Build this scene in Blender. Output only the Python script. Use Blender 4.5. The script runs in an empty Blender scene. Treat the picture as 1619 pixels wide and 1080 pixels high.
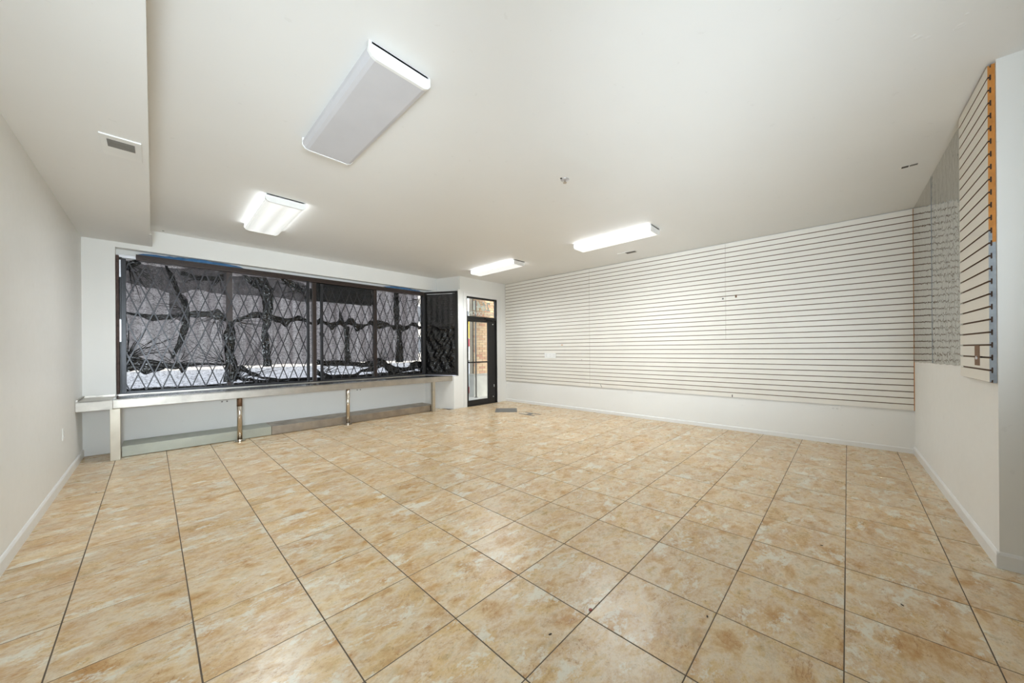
import bpy, bmesh, math, random
from mathutils import Vector, Matrix, noise

R = random.Random(7)
SC = bpy.context.scene
COL = SC.collection

# ---------------------------------------------------------------- camera
H = 1.3058
YAW = math.radians(45.918)
ROLL = math.radians(-0.428)
cam = bpy.data.cameras.new('camera')
cam.sensor_fit = 'HORIZONTAL'
cam.sensor_width = 36.0
cam.lens = 12.1024
cam.shift_y = 0.00855
cam.clip_start = 0.05
camo = bpy.data.objects.new('camera', cam)
COL.objects.link(camo)
c, s = math.cos(YAW), math.sin(YAW)
rt, fw, up = Vector((c, -s, 0)), Vector((s, c, 0)), Vector((0, 0, 1))
xc = rt * math.cos(ROLL) + up * math.sin(ROLL)
yc = up * math.cos(ROLL) - rt * math.sin(ROLL)
m = Matrix.Identity(4)
for i in range(3):
    m[i][0], m[i][1], m[i][2] = xc[i], yc[i], -fw[i]
m[2][3] = H
camo.matrix_world = m
SC.camera = camo

# ---------------------------------------------------------------- world, lights, exposure
SC.view_settings.view_transform = 'Standard'
SC.view_settings.look = 'None'
SC.view_settings.gamma = 1.0
SC.view_settings.use_curve_mapping = False
SC.view_settings.exposure = 0.37
SC.cycles.max_bounces = 12
SC.cycles.diffuse_bounces = 6
SC.cycles.transparent_max_bounces = 24
SC.cycles.sample_clamp_indirect = 6.0
w = bpy.data.worlds.new('world')
SC.world = w
w.use_nodes = True
wn = w.node_tree
bg = wn.nodes['Background']
sky = wn.nodes.new('ShaderNodeTexSky')
sky.sky_type = 'NISHITA'
sky.sun_disc = False
sky.sun_elevation = math.radians(48)
sky.sun_rotation = math.radians(180)
sky.air_density = 1.0
sky.dust_density = 4.0
hsv = wn.nodes.new('ShaderNodeHueSaturation')
hsv.inputs['Saturation'].default_value = 0.35
wn.links.new(sky.outputs[0], hsv.inputs['Color'])
wn.links.new(hsv.outputs[0], bg.inputs['Color'])
bg.inputs['Strength'].default_value = 0.55
sun = bpy.data.lights.new('sun', 'SUN')
sun.energy = 0.9
sun.angle = math.radians(1)
suno = bpy.data.objects.new('sun', sun)
COL.objects.link(suno)
suno.rotation_euler = Vector((0.25, 0.75, -0.9)).to_track_quat('-Z', 'Y').to_euler()
suno.location = (0, -3, 9)


def area(name, loc, target, sx, sy, power, col=(1, 0.985, 0.96)):
    L = bpy.data.lights.new(name, 'AREA')
    L.shape = 'RECTANGLE'
    L.size, L.size_y = sx, sy
    L.energy = power
    L.color = col
    o = bpy.data.objects.new(name, L)
    COL.objects.link(o)
    o.location = loc
    o.rotation_euler = (Vector(target) - Vector(loc)).to_track_quat('-Z', 'Y').to_euler()
    return o


LC = (0.80, 0.915, 1.0)


def fill_light(name, loc, target, size, power, spread):
    # unseen soft area light, added behind the camera to brighten the room
    q = area(name, loc, target, size, size, power, LC)
    q.data.spread = math.radians(spread)


fill_light('fill_upward', (-0.3, -0.6, 1.2), (3.0, 3.5, 3.0), 0.8, 24, 120)
fill_light('fill_front', (-0.3, -1.0, 1.6), (1.5, 7.0, 1.2), 0.7, 23, 75)
fill_light('fill_right', (-0.4, -0.5, 1.5), (6.4, 2.2, 1.6), 0.7, 9, 50)
fill_light('fill_ceiling_far', (-0.3, -0.5, 1.0), (2.0, 6.0, 3.0), 0.7, 8, 60)
fill_light('fill_ceiling_right', (-0.4, -0.4, 1.0), (5.0, 1.5, 3.0), 0.7, 16, 60)
area('fill_back', (2.75, -5.0, 1.5), (1.6, 2.5, 1.6), 1.3, 2.2, 14, LC)  # unseen fill lamp added at the back of the shop to lift the walls

LAMP_E = 0.56          # glow of a lit diffuser
TUBE_W = 105.0          # light thrown down by the tubes of one lit fixture


# ---------------------------------------------------------------- materials
def lin(v):
    v /= 255.0
    return v / 12.92 if v <= 0.04045 else ((v + 0.055) / 1.055) ** 2.4


def rgb(r, g, b):
    return (lin(r), lin(g), lin(b), 1.0)


class NT:
    def __init__(self, name):
        self.m = bpy.data.materials.new(name)
        self.m.use_nodes = True
        self.t = self.m.node_tree
        self.t.nodes.clear()
        self.out = self.n('ShaderNodeOutputMaterial')

    def n(self, typ, **kw):
        nd = self.t.nodes.new(typ)
        for k, v in kw.items():
            setattr(nd, k, v)
        return nd

    def l(self, a, b):
        self.t.links.new(a, b)

    def math(self, op, a, b=None, clamp=False):
        nd = self.n('ShaderNodeMath', operation=op, use_clamp=clamp)
        for i, v in enumerate((a, b)):
            if v is None:
                continue
            if isinstance(v, (int, float)):
                nd.inputs[i].default_value = v
            else:
                self.l(v, nd.inputs[i])
        return nd.outputs[0]

    def noise(self, vec, scale, detail=4, rough=0.55, dist=0.0):
        nd = self.n('ShaderNodeTexNoise')
        nd.inputs['Scale'].default_value = scale
        nd.inputs['Detail'].default_value = detail
        nd.inputs['Roughness'].default_value = rough
        nd.inputs['Distortion'].default_value = dist
        if vec is not None:
            self.l(vec, nd.inputs['Vector'])
        return nd.outputs[0]

    def ramp(self, fac, stops):
        nd = self.n('ShaderNodeValToRGB')
        cr = nd.color_ramp
        while len(cr.elements) < len(stops):
            cr.elements.new(0.5)
        for e, (p, col) in zip(cr.elements, stops):
            e.position = p
            e.color = col
        self.l(fac, nd.inputs[0])
        return nd.outputs[0]

    def mix(self, fac, a, b, blend='MIX'):
        nd = self.n('ShaderNodeMix', data_type='RGBA', blend_type=blend)
        for sock, v in ((nd.inputs[0], fac), (nd.inputs[6], a), (nd.inputs[7], b)):
            if isinstance(v, (int, float, tuple)):
                sock.default_value = v
            else:
                self.l(v, sock)
        return nd.outputs[2]

    def bsdf(self, color=None, rough=0.5, metal=0.0, spec=0.5, bump=None, bstr=0.2, bdist=0.01):
        b = self.n('ShaderNodeBsdfPrincipled')
        for nm, v in (('Base Color', color), ('Roughness', rough), ('Metallic', metal), ('Specular IOR Level', spec)):
            if v is None:
                continue
            if isinstance(v, (int, float, tuple)):
                b.inputs[nm].default_value = v
            else:
                self.l(v, b.inputs[nm])
        if bump is not None:
            bp = self.n('ShaderNodeBump')
            bp.inputs['Strength'].default_value = bstr
            bp.inputs['Distance'].default_value = bdist
            self.l(bump, bp.inputs['Height'])
            self.l(bp.outputs[0], b.inputs['Normal'])
        return b

    def done(self, sh):
        self.l(sh if not hasattr(sh, 'outputs') else sh.outputs[0], self.out.inputs[0])
        return self.m

    def pos(self):
        return self.n('ShaderNodeNewGeometry').outputs['Position']

    def obj(self):
        return self.n('ShaderNodeTexCoord').outputs['Object']

    def rand(self):
        return self.n('ShaderNodeObjectInfo').outputs['Random']

    def scaled(self, vec, sc, loc=None):
        nd = self.n('ShaderNodeMapping')
        nd.inputs['Scale'].default_value = sc
        self.l(vec, nd.inputs['Vector'])
        if loc is not None:
            self.l(loc, nd.inputs['Location'])
        return nd.outputs[0]


def plain(name, col, rough=0.5, metal=0.0, spec=0.5, var=0.05, scale=6.0, bump=0.0):
    t = NT(name)
    p = t.pos()
    nz = t.noise(p, scale, 4)
    lo = tuple(max(0, v * (1 - var)) for v in col[:3]) + (1,)
    hi = tuple(min(1, v * (1 + var)) for v in col[:3]) + (1,)
    cc = t.ramp(nz, [(0.3, lo), (0.7, hi)])
    b = t.bsdf(cc, rough, metal, spec, nz if bump else None, bump)
    return t.done(b)


M = {}


def paint(name, col, rough, smudge=0.02, bump=0.06):
    t = NT(name)
    p = t.pos()
    n1 = t.noise(p, 0.9, 3)
    n2 = t.noise(p, 14, 3)
    n3 = t.noise(p, 260, 2)
    lo = tuple(v * (1 - smudge * 1.6) for v in col[:3]) + (1,)
    cc = t.ramp(n1, [(0.35, lo), (0.65, col)])
    cc = t.mix(t.math('MULTIPLY', t.math('GREATER_THAN', n2, 0.71), 0.12), cc, rgb(196, 194, 188))
    rr = t.ramp(n2, [(0.3, (rough - .05,) * 3 + (1,)), (0.7, (rough + .08,) * 3 + (1,))])
    b = t.bsdf(cc, rr, 0, 0.4, t.math('ADD', t.math('MULTIPLY', n3, 0.5), n2), bump, 0.004)
    return t.done(b)


M['wall'] = paint('wall_paint', rgb(233, 233, 230), 0.42)
M['ceil'] = paint('ceiling_paint', rgb(232, 232, 230), 0.6, 0.012, 0.04)
M['trimw'] = paint('baseboard_paint', rgb(230, 230, 228), 0.35, 0.03, 0.1)
M['kneew'] = paint('knee_wall_paint', rgb(233, 233, 230), 0.5)


def tile_mat():
    t = NT('travertine_look_tile')
    p = t.pos()
    r = t.rand()
    off = t.n('ShaderNodeCombineXYZ')
    t.l(t.math('MULTIPLY', r, 37.0), off.inputs[0])
    t.l(t.math('MULTIPLY', r, 91.0), off.inputs[1])
    t.l(t.math('MULTIPLY', r, 17.0), off.inputs[2])
    add = t.n('ShaderNodeVectorMath', operation='ADD')
    t.l(p, add.inputs[0])
    t.l(off.outputs[0], add.inputs[1])
    v = add.outputs[0]
    rot = t.n('ShaderNodeMapping')
    rot.inputs['Rotation'].default_value = (0, 0, math.radians(38))
    rot.inputs['Scale'].default_value = (1.0, 1.7, 1.0)
    t.l(v, rot.inputs['Vector'])
    vs = rot.outputs[0]
    n1 = t.noise(vs, 3.0, 12, 0.70, 0.15)
    n2 = t.math('ADD', t.noise(vs, 6.0, 12, 0.74, 0.2), t.math('MULTIPLY', t.math('SUBTRACT', t.noise(v, 34, 6, 0.75), 0.5), 0.22))
    n3 = t.noise(v, 70, 6, 0.75)
    base = t.ramp(n1, [(0.30, rgb(196, 158, 108)), (0.42, rgb(222, 194, 150)), (0.50, rgb(228, 212, 186)),
                       (0.57, rgb(230, 208, 170)), (0.70, rgb(196, 160, 112))])
    oc = t.ramp(n2, [(0.45, (0, 0, 0, 1)), (0.68, (1, 1, 1, 1))])
    col = t.mix(t.math('MULTIPLY', oc, 0.84), base, rgb(190, 138, 76))
    n6 = t.noise(vs, 4.6, 12, 0.74, 0.15)
    gr = t.ramp(n6, [(0.54, (0, 0, 0, 1)), (0.68, (1, 1, 1, 1))])
    col = t.mix(t.math('MULTIPLY', gr, 0.6), col, rgb(178, 160, 126))
    dk = t.ramp(n3, [(0.56, (0, 0, 0, 1)), (0.70, (1, 1, 1, 1))])
    dk = t.math('MULTIPLY', dk, t.ramp(n1, [(0.42, (1, 1, 1, 1)), (0.56, (0.12, 0.12, 0.12, 1))]))
    col = t.mix(t.math('MULTIPLY', dk, 0.8), col, rgb(118, 90, 58))
    n5 = t.math('ADD', t.noise(vs, 4.2, 12, 0.74, 0.2), t.math('MULTIPLY', t.math('SUBTRACT', n3, 0.5), 0.14))
    wh = t.ramp(n5, [(0.548, (0, 0, 0, 1)), (0.60, (1, 1, 1, 1))])
    col = t.mix(t.math('MULTIPLY', wh, 0.82), col, rgb(232, 228, 212))
    # thin veins where a distorted noise crosses its middle value
    n4 = t.noise(vs, 2.6, 7, 0.62, 1.1)
    vein = t.math('ABSOLUTE', t.math('SUBTRACT', n4, 0.5))
    vein = t.ramp(vein, [(0.0, (1, 1, 1, 1)), (0.006, (0, 0, 0, 1))])
    vein = t.math('MULTIPLY', vein, t.ramp(n2, [(0.48, (0, 0, 0, 1)), (0.56, (1, 1, 1, 1))]))
    col = t.mix(t.math('MULTIPLY', vein, 0.75), col, rgb(158, 110, 62))
    # slow drift of tone from tile to tile
    hs = t.n('ShaderNodeHueSaturation')
    t.l(col, hs.inputs['Color'])
    t.l(t.math('ADD', t.math('MULTIPLY', r, 0.09), 0.79), hs.inputs['Value'])
    hs.inputs['Saturation'].default_value = 1.04
    rr = t.ramp(n2, [(0.3, (0.24, 0.24, 0.24, 1)), (0.75, (0.38, 0.38, 0.38, 1))])
    b = t.bsdf(hs.outputs[0], rr, 0, 0.38, n1, 0.10, 0.006)
    return t.done(b)


M['tile'] = tile_mat()
M['grout'] = plain('grout', rgb(92, 80, 66), 0.9, var=0.2, scale=9)


def brushed(name, col, rough=0.34, stain=0.25):
    t = NT(name)
    p = t.pos()
    n1 = t.noise(t.scaled(p, (0.6, 60, 60)), 4, 3)
    n2 = t.noise(p, 5, 5)
    lo = tuple(v * (1 - stain) for v in col[:3]) + (1,)
    cc = t.ramp(n2, [(0.3, lo), (0.65, col)])
    rr = t.ramp(n2, [(0.3, (rough + .12,) * 3 + (1,)), (0.7, (rough - .06,) * 3 + (1,))])
    b = t.bsdf(cc, rr, 1.0, 0.5, n1, 0.05, 0.002)
    return t.done(b)


M['steel'] = brushed('brushed_stainless', rgb(190, 184, 175))
M['steel_top'] = brushed('stainless_worktop', rgb(200, 202, 206), 0.16)
M['steel_shelf'] = brushed('worn_steel_shelf', rgb(176, 165, 152), 0.4, 0.3)
M['galv_shelf'] = plain('greenish_painted_steel', rgb(168, 170, 158), 0.38, 0.5, var=0.1, scale=4)
M['leg_cream'] = brushed('pale_steel_leg', rgb(200, 193, 178), 0.42, 0.1)
M['chrome'] = brushed('polished_steel_tube', rgb(214, 205, 192), 0.14)
M['rust'] = plain('rusty_steel', rgb(112, 84, 62), 0.6, 0.6, var=0.3, scale=40)
M['black_metal'] = plain('black_painted_metal', rgb(24, 23, 23), 0.38, 0.0, 0.5, var=0.15, scale=20)
M['gate'] = plain('charcoal_gate_steel', rgb(44, 44, 47), 0.33, 0.4, 0.5, var=0.2, scale=25)
M['brown_alu'] = plain('dark_brown_aluminium', rgb(52, 40, 35), 0.36, 0.2, 0.5, var=0.12, scale=15)
M['peel'] = plain('peeling_brown_paint', rgb(92, 70, 62), 0.6, 0, 0.4, var=0.4, scale=22)
M['alu'] = plain('bare_aluminium', rgb(214, 214, 218), 0.35, 0.7, var=0.1)
M['plate'] = plain('white_plastic', rgb(232, 232, 229), 0.3, var=0.02)
M['slot'] = plain('dark_slot', rgb(70, 68, 64), 0.6)
M['vent_grey'] = plain('grey_vent_steel', rgb(122, 120, 116), 0.5, 0.3, var=0.1, scale=30)
M['slat'] = plain('cream_slatwall_laminate', rgb(228, 224, 215), 0.4, var=0.02, scale=3)
M['mdf'] = plain('brown_fibreboard', rgb(122, 96, 76), 0.8, var=0.12, scale=30)
M['mdf_orange'] = plain('raw_orange_fibreboard', rgb(192, 128, 58), 0.7, var=0.12, scale=24)
M['edge_grey'] = plain('blue_grey_painted_edge', rgb(150, 157, 164), 0.55, var=0.18, scale=18)
M['groove'] = plain('dark_groove', rgb(60, 40, 26), 0.8, var=0.1)
M['white_metal'] = plain('white_enamelled_steel', rgb(234, 234, 232), 0.35, var=0.02)
M['blue'] = plain('blue_protective_film', rgb(74, 122, 168), 0.3, var=0.25, scale=12)
M['red_blob'] = plain('dried_red_wax', rgb(140, 70, 58), 0.4)
M['speck'] = plain('dark_chip', rgb(52, 40, 30), 0.7)
M['concrete'] = plain('grey_concrete', rgb(176, 174, 166), 0.85, var=0.12, scale=5, bump=0.2)
M['pave'] = plain('sidewalk_concrete', rgb(128, 131, 138), 0.85, var=0.08, scale=3)
M['mortar'] = plain('mortar', rgb(168, 156, 138), 0.9, var=0.1, scale=30)
M['facade'] = plain('pale_facade_render', rgb(196, 190, 182), 0.8, var=0.05)
M['yellow'] = plain('yellow_banner_cloth', rgb(216, 176, 44), 0.6, var=0.06)
M['purple'] = plain('purple_print', rgb(72, 52, 110), 0.6)
M['red'] = plain('red_panel', rgb(172, 32, 52), 0.5)
M['whitep'] = plain('white_panel', rgb(226, 230, 230), 0.5)
M['letter'] = plain('white_vinyl_letter', rgb(240, 238, 230), 0.5)
M['sign'] = plain('charcoal_signboard', rgb(84, 84, 82), 0.5, var=0.15, scale=10)
M['sign_letter'] = plain('black_sign_letter', rgb(22, 22, 22), 0.5)
M['glassgrey'] = plain('grey_window_dark', rgb(96, 100, 106), 0.2)


def brick_mat():
    t = NT('tan_brick')
    r = t.rand()
    nz = t.noise(t.pos(), 26, 5)
    cc = t.ramp(r, [(0.0, rgb(205, 176, 142)), (0.35, rgb(214, 190, 154)), (0.6, rgb(196, 162, 132)),
                    (0.8, rgb(188, 138, 116)), (1.0, rgb(212, 194, 164))])
    cc = t.mix(t.math('MULTIPLY', nz, 0.4), cc, rgb(170, 134, 100))
    return t.done(t.bsdf(cc, 0.85, 0, 0.3, nz, 0.3, 0.004))


M['brick'] = brick_mat()


def glass_mat():
    t = NT('window_glass')
    tr = t.n('ShaderNodeBsdfTransparent')
    tr.inputs[0].default_value = (0.93, 0.95, 0.94, 1)
    gl = t.n('ShaderNodeBsdfGlossy')
    gl.inputs['Roughness'].default_value = 0.28
    fr = t.n('ShaderNodeFresnel')
    fr.inputs[0].default_value = 1.45
    mx = t.n('ShaderNodeMixShader')
    t.l(t.math('MULTIPLY', fr.outputs[0], 0.4), mx.inputs[0])
    t.l(tr.outputs[0], mx.inputs[1])
    t.l(gl.outputs[0], mx.inputs[2])
    return t.done(mx)


M['glass'] = glass_mat()


def film_mat(name, opac, crease):
    """thin black polythene: see-through where single, black where creased"""
    t = NT(name)
    p = t.pos()
    tr = t.n('ShaderNodeBsdfTransparent')
    tr.inputs[0].default_value = (0.86, 0.85, 0.86, 1)
    n1 = t.noise(t.scaled(p, (1.0, 1.0, 3.2)), 9, 6, 0.62, 1.2)
    n2 = t.noise(t.scaled(p, (2.0, 1.0, 0.8)), 6, 6, 0.62, 1.5)
    n3 = t.noise(t.scaled(p, (1.0, 1.0, 2.6)), 85, 3, 0.7)
    n4 = t.noise(t.scaled(p, (1.6, 1.0, 2.2)), 17, 7, 0.65, 1.0)
    l3 = t.ramp(t.math('ABSOLUTE', t.math('SUBTRACT', n4, 0.5)), [(0.0, (1, 1, 1, 1)), (0.03, (0, 0, 0, 1))])
    l1 = t.ramp(t.math('ABSOLUTE', t.math('SUBTRACT', n1, 0.5)), [(0.0, (1, 1, 1, 1)), (0.026, (0, 0, 0, 1))])
    l2 = t.ramp(t.math('ABSOLUTE', t.math('SUBTRACT', n2, 0.5)), [(0.0, (1, 1, 1, 1)), (0.014, (0, 0, 0, 1))])
    cr = t.math('MULTIPLY', t.math('MAXIMUM', t.math('MAXIMUM', l1, l2), t.math('MULTIPLY', l3, 0.3)), crease)
    sp = t.ramp(n3, [(0.4, (0, 0, 0, 1)), (0.62, (1, 1, 1, 1))])
    fac = t.math('ADD', t.math('ADD', t.math('MULTIPLY', sp, 0.07), opac), cr, True)
    b = t.bsdf(rgb(16, 16, 18), 0.22, 0, 0.6, t.math('ADD', n1, t.math('MULTIPLY', n2, 0.7)), 0.9, 0.02)
    mx = t.n('ShaderNodeMixShader')
    t.l(fac, mx.inputs[0])
    t.l(tr.outputs[0], mx.inputs[1])
    t.l(b.outputs[0], mx.inputs[2])
    return t.done(mx)


M['film'] = film_mat('thin_black_polythene', 0.05, 0.7)
M['film_double'] = film_mat('doubled_black_polythene', 0.55, 0.35)
M['film_dark'] = film_mat('thick_black_polythene', 0.965, 0.03)


def fold_mat():
    t = NT('bunched_black_polythene')
    p = t.pos()
    n1 = t.noise(p, 13, 2, 0.5, 1.6)
    n2 = t.noise(p, 60, 4, 0.6, 0.5)
    b = t.bsdf(rgb(6, 6, 7), 0.16, 0, 0.55, n1, 0.8, 0.02)
    return t.done(b)


M['fold'] = fold_mat()


def curtain_mat():
    t = NT('sheer_pleated_cloth')
    p = t.pos()
    n1 = t.noise(t.scaled(p, (1.0, 1.0, 3.0)), 60, 4, 0.7)
    n2 = t.noise(p, 5, 3)
    cc = t.ramp(n1, [(0.32, rgb(176, 168, 170)), (0.66, rgb(250, 246, 246))])
    sx = t.n('ShaderNodeSeparateXYZ')
    t.l(p, sx.inputs[0])
    st = t.noise(t.scaled(p, (1.0, 0.0, 0.05)), 11, 3, 0.5)
    st = t.ramp(st, [(0.40, (0, 0, 0, 1)), (0.62, (1, 1, 1, 1))])
    cc = t.mix(t.math('MULTIPLY', st, 0.62), cc, rgb(128, 118, 120))  # darker stripes painted in for the light and shade of the pleats
    cc = t.mix(t.math('MULTIPLY', n2, 0.3), cc, rgb(176, 156, 152))
    d = t.n('ShaderNodeBsdfDiffuse')
    tl = t.n('ShaderNodeBsdfTranslucent')
    t.l(cc, d.inputs[0])
    t.l(cc, tl.inputs[0])
    mx = t.n('ShaderNodeMixShader')
    mx.inputs[0].default_value = 0.55
    t.l(d.outputs[0], mx.inputs[1])
    t.l(tl.outputs[0], mx.inputs[2])
    return t.done(mx)


M['curtain'] = curtain_mat()


def mirror_mat(name, wav, tint):
    t = NT(name)
    p = t.pos()
    sp = t.scaled(p, (1.0, 1.0, 0.75))
    n1 = t.noise(sp, 13, 1, 0.4, 0.8)
    n2 = t.noise(p, 90, 3, 0.6)
    rr = t.ramp(n2, [(0.3, (0.08, 0.08, 0.08, 1)), (0.7, (0.10, 0.10, 0.10, 1))])
    b = t.bsdf(tint, rr, 1.0, 0.5, n1, wav, 0.012)
    return t.done(b)


M['mirror_a'] = mirror_mat('dull_mirror', 0.3, rgb(182, 180, 172))
M['mirror_b'] = mirror_mat('rippled_mirror', 0.5, rgb(178, 177, 170))


def lamp_mat(name, strength, col, wide):
    t = NT(name)
    o = t.n('ShaderNodeSeparateXYZ')
    t.l(t.obj(), o.inputs[0])
    ax = t.math('ABSOLUTE', o.outputs[0])
    d = t.math('ABSOLUTE', t.math('SUBTRACT', ax, wide))
    g = t.ramp(t.math('MULTIPLY', d, 8.0), [(0.0, (1, 1, 1, 1)), (1.0, (0.42, 0.42, 0.42, 1))])
    e = t.n('ShaderNodeEmission')
    e.inputs['Color'].default_value = col
    nz_ = t.n('ShaderNodeSeparateXYZ')
    t.l(t.n('ShaderNodeNewGeometry').outputs['Normal'], nz_.inputs[0])
    side = t.math('GREATER_THAN', t.math('ABSOLUTE', nz_.outputs[0]), 0.8)      # sides made to glow harder, adding the halo on the ceiling
    t.l(t.math('MULTIPLY', t.math('ADD', g, t.math('MULTIPLY', side, 7.5)), strength), e.inputs['Strength'])
    b = t.bsdf(rgb(240, 240, 232), 0.3)
    ad = t.n('ShaderNodeAddShader')
    t.l(e.outputs[0], ad.inputs[0])
    t.l(b.outputs[0], ad.inputs[1])
    return t.done(ad)


M['lens_lit'] = lamp_mat('lit_prismatic_lens', LAMP_E, (0.90, 0.96, 1.0, 1), 0.085)
M['lens_lit_warm'] = lamp_mat('lit_prismatic_lens_warm', LAMP_E, (0.91, 0.955, 1.0, 1), 0.07)
M['lens_off'] = plain('unlit_prismatic_lens', rgb(203, 203, 207), 0.3, 0, 0.5, var=0.03, scale=4)


# ---------------------------------------------------------------- mesh helpers
class MB:
    def __init__(self):
        self.v, self.f, self.mi = [], [], []

    def add(self, vs, fs, mi=0):
        b = len(self.v)
        self.v += [tuple(p) for p in vs]
        for i, f in enumerate(fs):
            self.f.append(tuple(b + k for k in f))
            self.mi.append(mi[i] if isinstance(mi, (list, tuple)) else mi)
        return self

    def box(self, a, b, mi=0):
        x0, x1 = sorted((a[0], b[0]))
        y0, y1 = sorted((a[1], b[1]))
        z0, z1 = sorted((a[2], b[2]))
        vs = [(x0, y0, z0), (x1, y0, z0), (x1, y1, z0), (x0, y1, z0), (x0, y0, z1), (x1, y0, z1), (x1, y1, z1), (x0, y1, z1)]
        return self.add(vs, [(3, 2, 1, 0), (4, 5, 6, 7), (0, 1, 5, 4), (1, 2, 6, 5), (2, 3, 7, 6), (3, 0, 4, 7)], mi)

    def prism(self, poly, z0, z1, mi=0):
        """poly in xy, counter-clockwise"""
        a = sum(poly[i - 1][0] * poly[i][1] - poly[i][0] * poly[i - 1][1] for i in range(len(poly)))
        if a < 0:
            poly = poly[::-1]
        n = len(poly)
        vs = [(x, y, z0) for x, y in poly] + [(x, y, z1) for x, y in poly]
        fs = [tuple(range(n))[::-1], tuple(range(n, 2 * n))] + [(i, (i + 1) % n, n + (i + 1) % n, n + i) for i in range(n)]
        return self.add(vs, fs, mi)

    def sweep_x(self, prof, x0, x1, mis, cap):
        """profile in (y,z), swept along x; mis one material per side"""
        n = len(prof)
        vs = [(x0, y, z) for y, z in prof] + [(x1, y, z) for y, z in prof]
        fs = [(i, (i + 1) % n, n + (i + 1) % n, n + i) for i in range(n)] + [tuple(range(n))[::-1], tuple(range(n, 2 * n))]
        return self.add(vs, fs, list(mis) + [cap, cap])

    def tube(self, p, q, r, n=12, mi=0, r2=None):
        p, q = Vector(p), Vector(q)
        r2 = r if r2 is None else r2
        d = (q - p).normalized()
        u = d.orthogonal().normalized()
        v = d.cross(u)
        vs = []
        for k in range(n):
            a = 2 * math.pi * k / n
            vs.append(p + (u * math.cos(a) + v * math.sin(a)) * r)
        for k in range(n):
            a = 2 * math.pi * k / n
            vs.append(q + (u * math.cos(a) + v * math.sin(a)) * r2)
        fs = [(k, (k + 1) % n, n + (k + 1) % n, n + k) for k in range(n)] + [tuple(range(n))[::-1], tuple(range(n, 2 * n))]
        return self.add(vs, fs, mi)

    def lathe(self, prof, center, n=16, mi=0):
        """prof (r,z) about a vertical axis"""
        vs, fs = [], []
        k = len(prof)
        for a in range(n):
            t = 2 * math.pi * a / n
            vs += [(center[0] + r * math.cos(t), center[1] + r * math.sin(t), center[2] + z) for r, z in prof]
        for a in range(n):
            b = (a + 1) % n
            for i in range(k - 1):
                fs.append((a * k + i, b * k + i, b * k + i + 1, a * k + i + 1))
        fs.append(tuple(a * k for a in range(n))[::-1])
        fs.append(tuple(a * k + k - 1 for a in range(n)))
        return self.add(vs, fs, mi)

    def bar(self, p, q, wid, dep, nrm, mi=0):
        """flat bar from p to q, its width across, its depth along nrm"""
        p, q, nrm = Vector(p), Vector(q), Vector(nrm).normalized()
        d = (q - p).normalized()
        sd = d.cross(nrm).normalized() * wid / 2
        nn = nrm * dep / 2
        vs = [p - sd - nn, p + sd - nn, p + sd + nn, p - sd + nn, q - sd - nn, q + sd - nn, q + sd + nn, q - sd + nn]
        return self.add(vs, [(3, 2, 1, 0), (4, 5, 6, 7), (0, 1, 5, 4), (1, 2, 6, 5), (2, 3, 7, 6), (3, 0, 4, 7)], mi)

    def build(self, name, mats, parent=None, bevel=0.0, smooth=False, loc=None):
        me = bpy.data.meshes.new(name)
        me.from_pydata(self.v, [], self.f)
        if not isinstance(mats, (list, tuple)):
            mats = [mats]
        for mm in mats:
            me.materials.append(M[mm])
        me.polygons.foreach_set('material_index', self.mi)
        if smooth:
            me.polygons.foreach_set('use_smooth', [True] * len(me.polygons))
        bm = bmesh.new()
        bm.from_mesh(me)
        bmesh.ops.recalc_face_normals(bm, faces=bm.faces)
        if bevel:
            bmesh.ops.bevel(bm, geom=[e for e in bm.edges if len(e.link_faces) == 2 and e.calc_face_angle(0) > 0.6],
                            offset=bevel, segments=2, affect='EDGES', profile=0.6)
        bm.to_mesh(me)
        bm.free()
        o = bpy.data.objects.new(name, me)
        COL.objects.link(o)
        if parent is not None:
            o.parent = parent
        if loc is not None:
            o.location = loc
        return o


def box(a, b, mi=0):
    return MB().box(a, b, mi)


def tag(o, label, cat, group=None, kind=None):
    o['label'] = label
    o['category'] = cat
    if group:
        o['group'] = group
    if kind:
        o['kind'] = kind
    return o


def thing(name, label, cat, loc=(0, 0, 0), rz=0.0, group=None, kind=None):
    o = bpy.data.objects.new(name, None)
    COL.objects.link(o)
    o.empty_display_size = 0.1
    o.location = loc
    o.rotation_euler = (0, 0, rz)
    return tag(o, label, cat, group, kind)


def text(name, body, mat, size, mtx, parent, extrude=0.002, align='CENTER', spacing=1.0, bold=0.0):
    cu = bpy.data.curves.new(name, 'FONT')
    cu.body = body
    cu.size = size
    cu.extrude = extrude
    cu.align_x = align
    cu.space_character = spacing
    cu.offset = bold
    cu.materials.append(M[mat])
    o = bpy.data.objects.new(name, cu)
    COL.objects.link(o)
    dg = bpy.context.evaluated_depsgraph_get()
    dg.update()
    me = bpy.data.meshes.new_from_object(o.evaluated_get(dg))
    bpy.data.objects.remove(o)
    me.name = name
    o = bpy.data.objects.new(name, me)
    COL.objects.link(o)
    o.parent = parent
    o.matrix_local = mtx
    return o


# ---------------------------------------------------------------- room plan (metres)
XL = -0.655
YF = 6.92                      # inner face of the front wall
YD = 6.30                      # wall round the door
ZC, ZS = 3.004, 2.78
CX, CY = 6.283, 6.30           # corner slatwall / door wall
BX, BY = 6.45, -0.605          # corner slatwall / right wall
KX, KY = 3.46, -0.648          # outer corner where the right wall ends
BACK = -8.0
YG = 7.03                      # glazing

# ---------------------------------------------------------------- shell
o = MB().prism([(XL - .15, BACK), (XL, BACK), (XL, YF + .2), (XL - .15, YF + .2)], 0, ZC).build('wall_left', 'wall')
tag(o, 'plain white painted wall running along the left, with a low white baseboard', 'wall', kind='structure')

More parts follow.
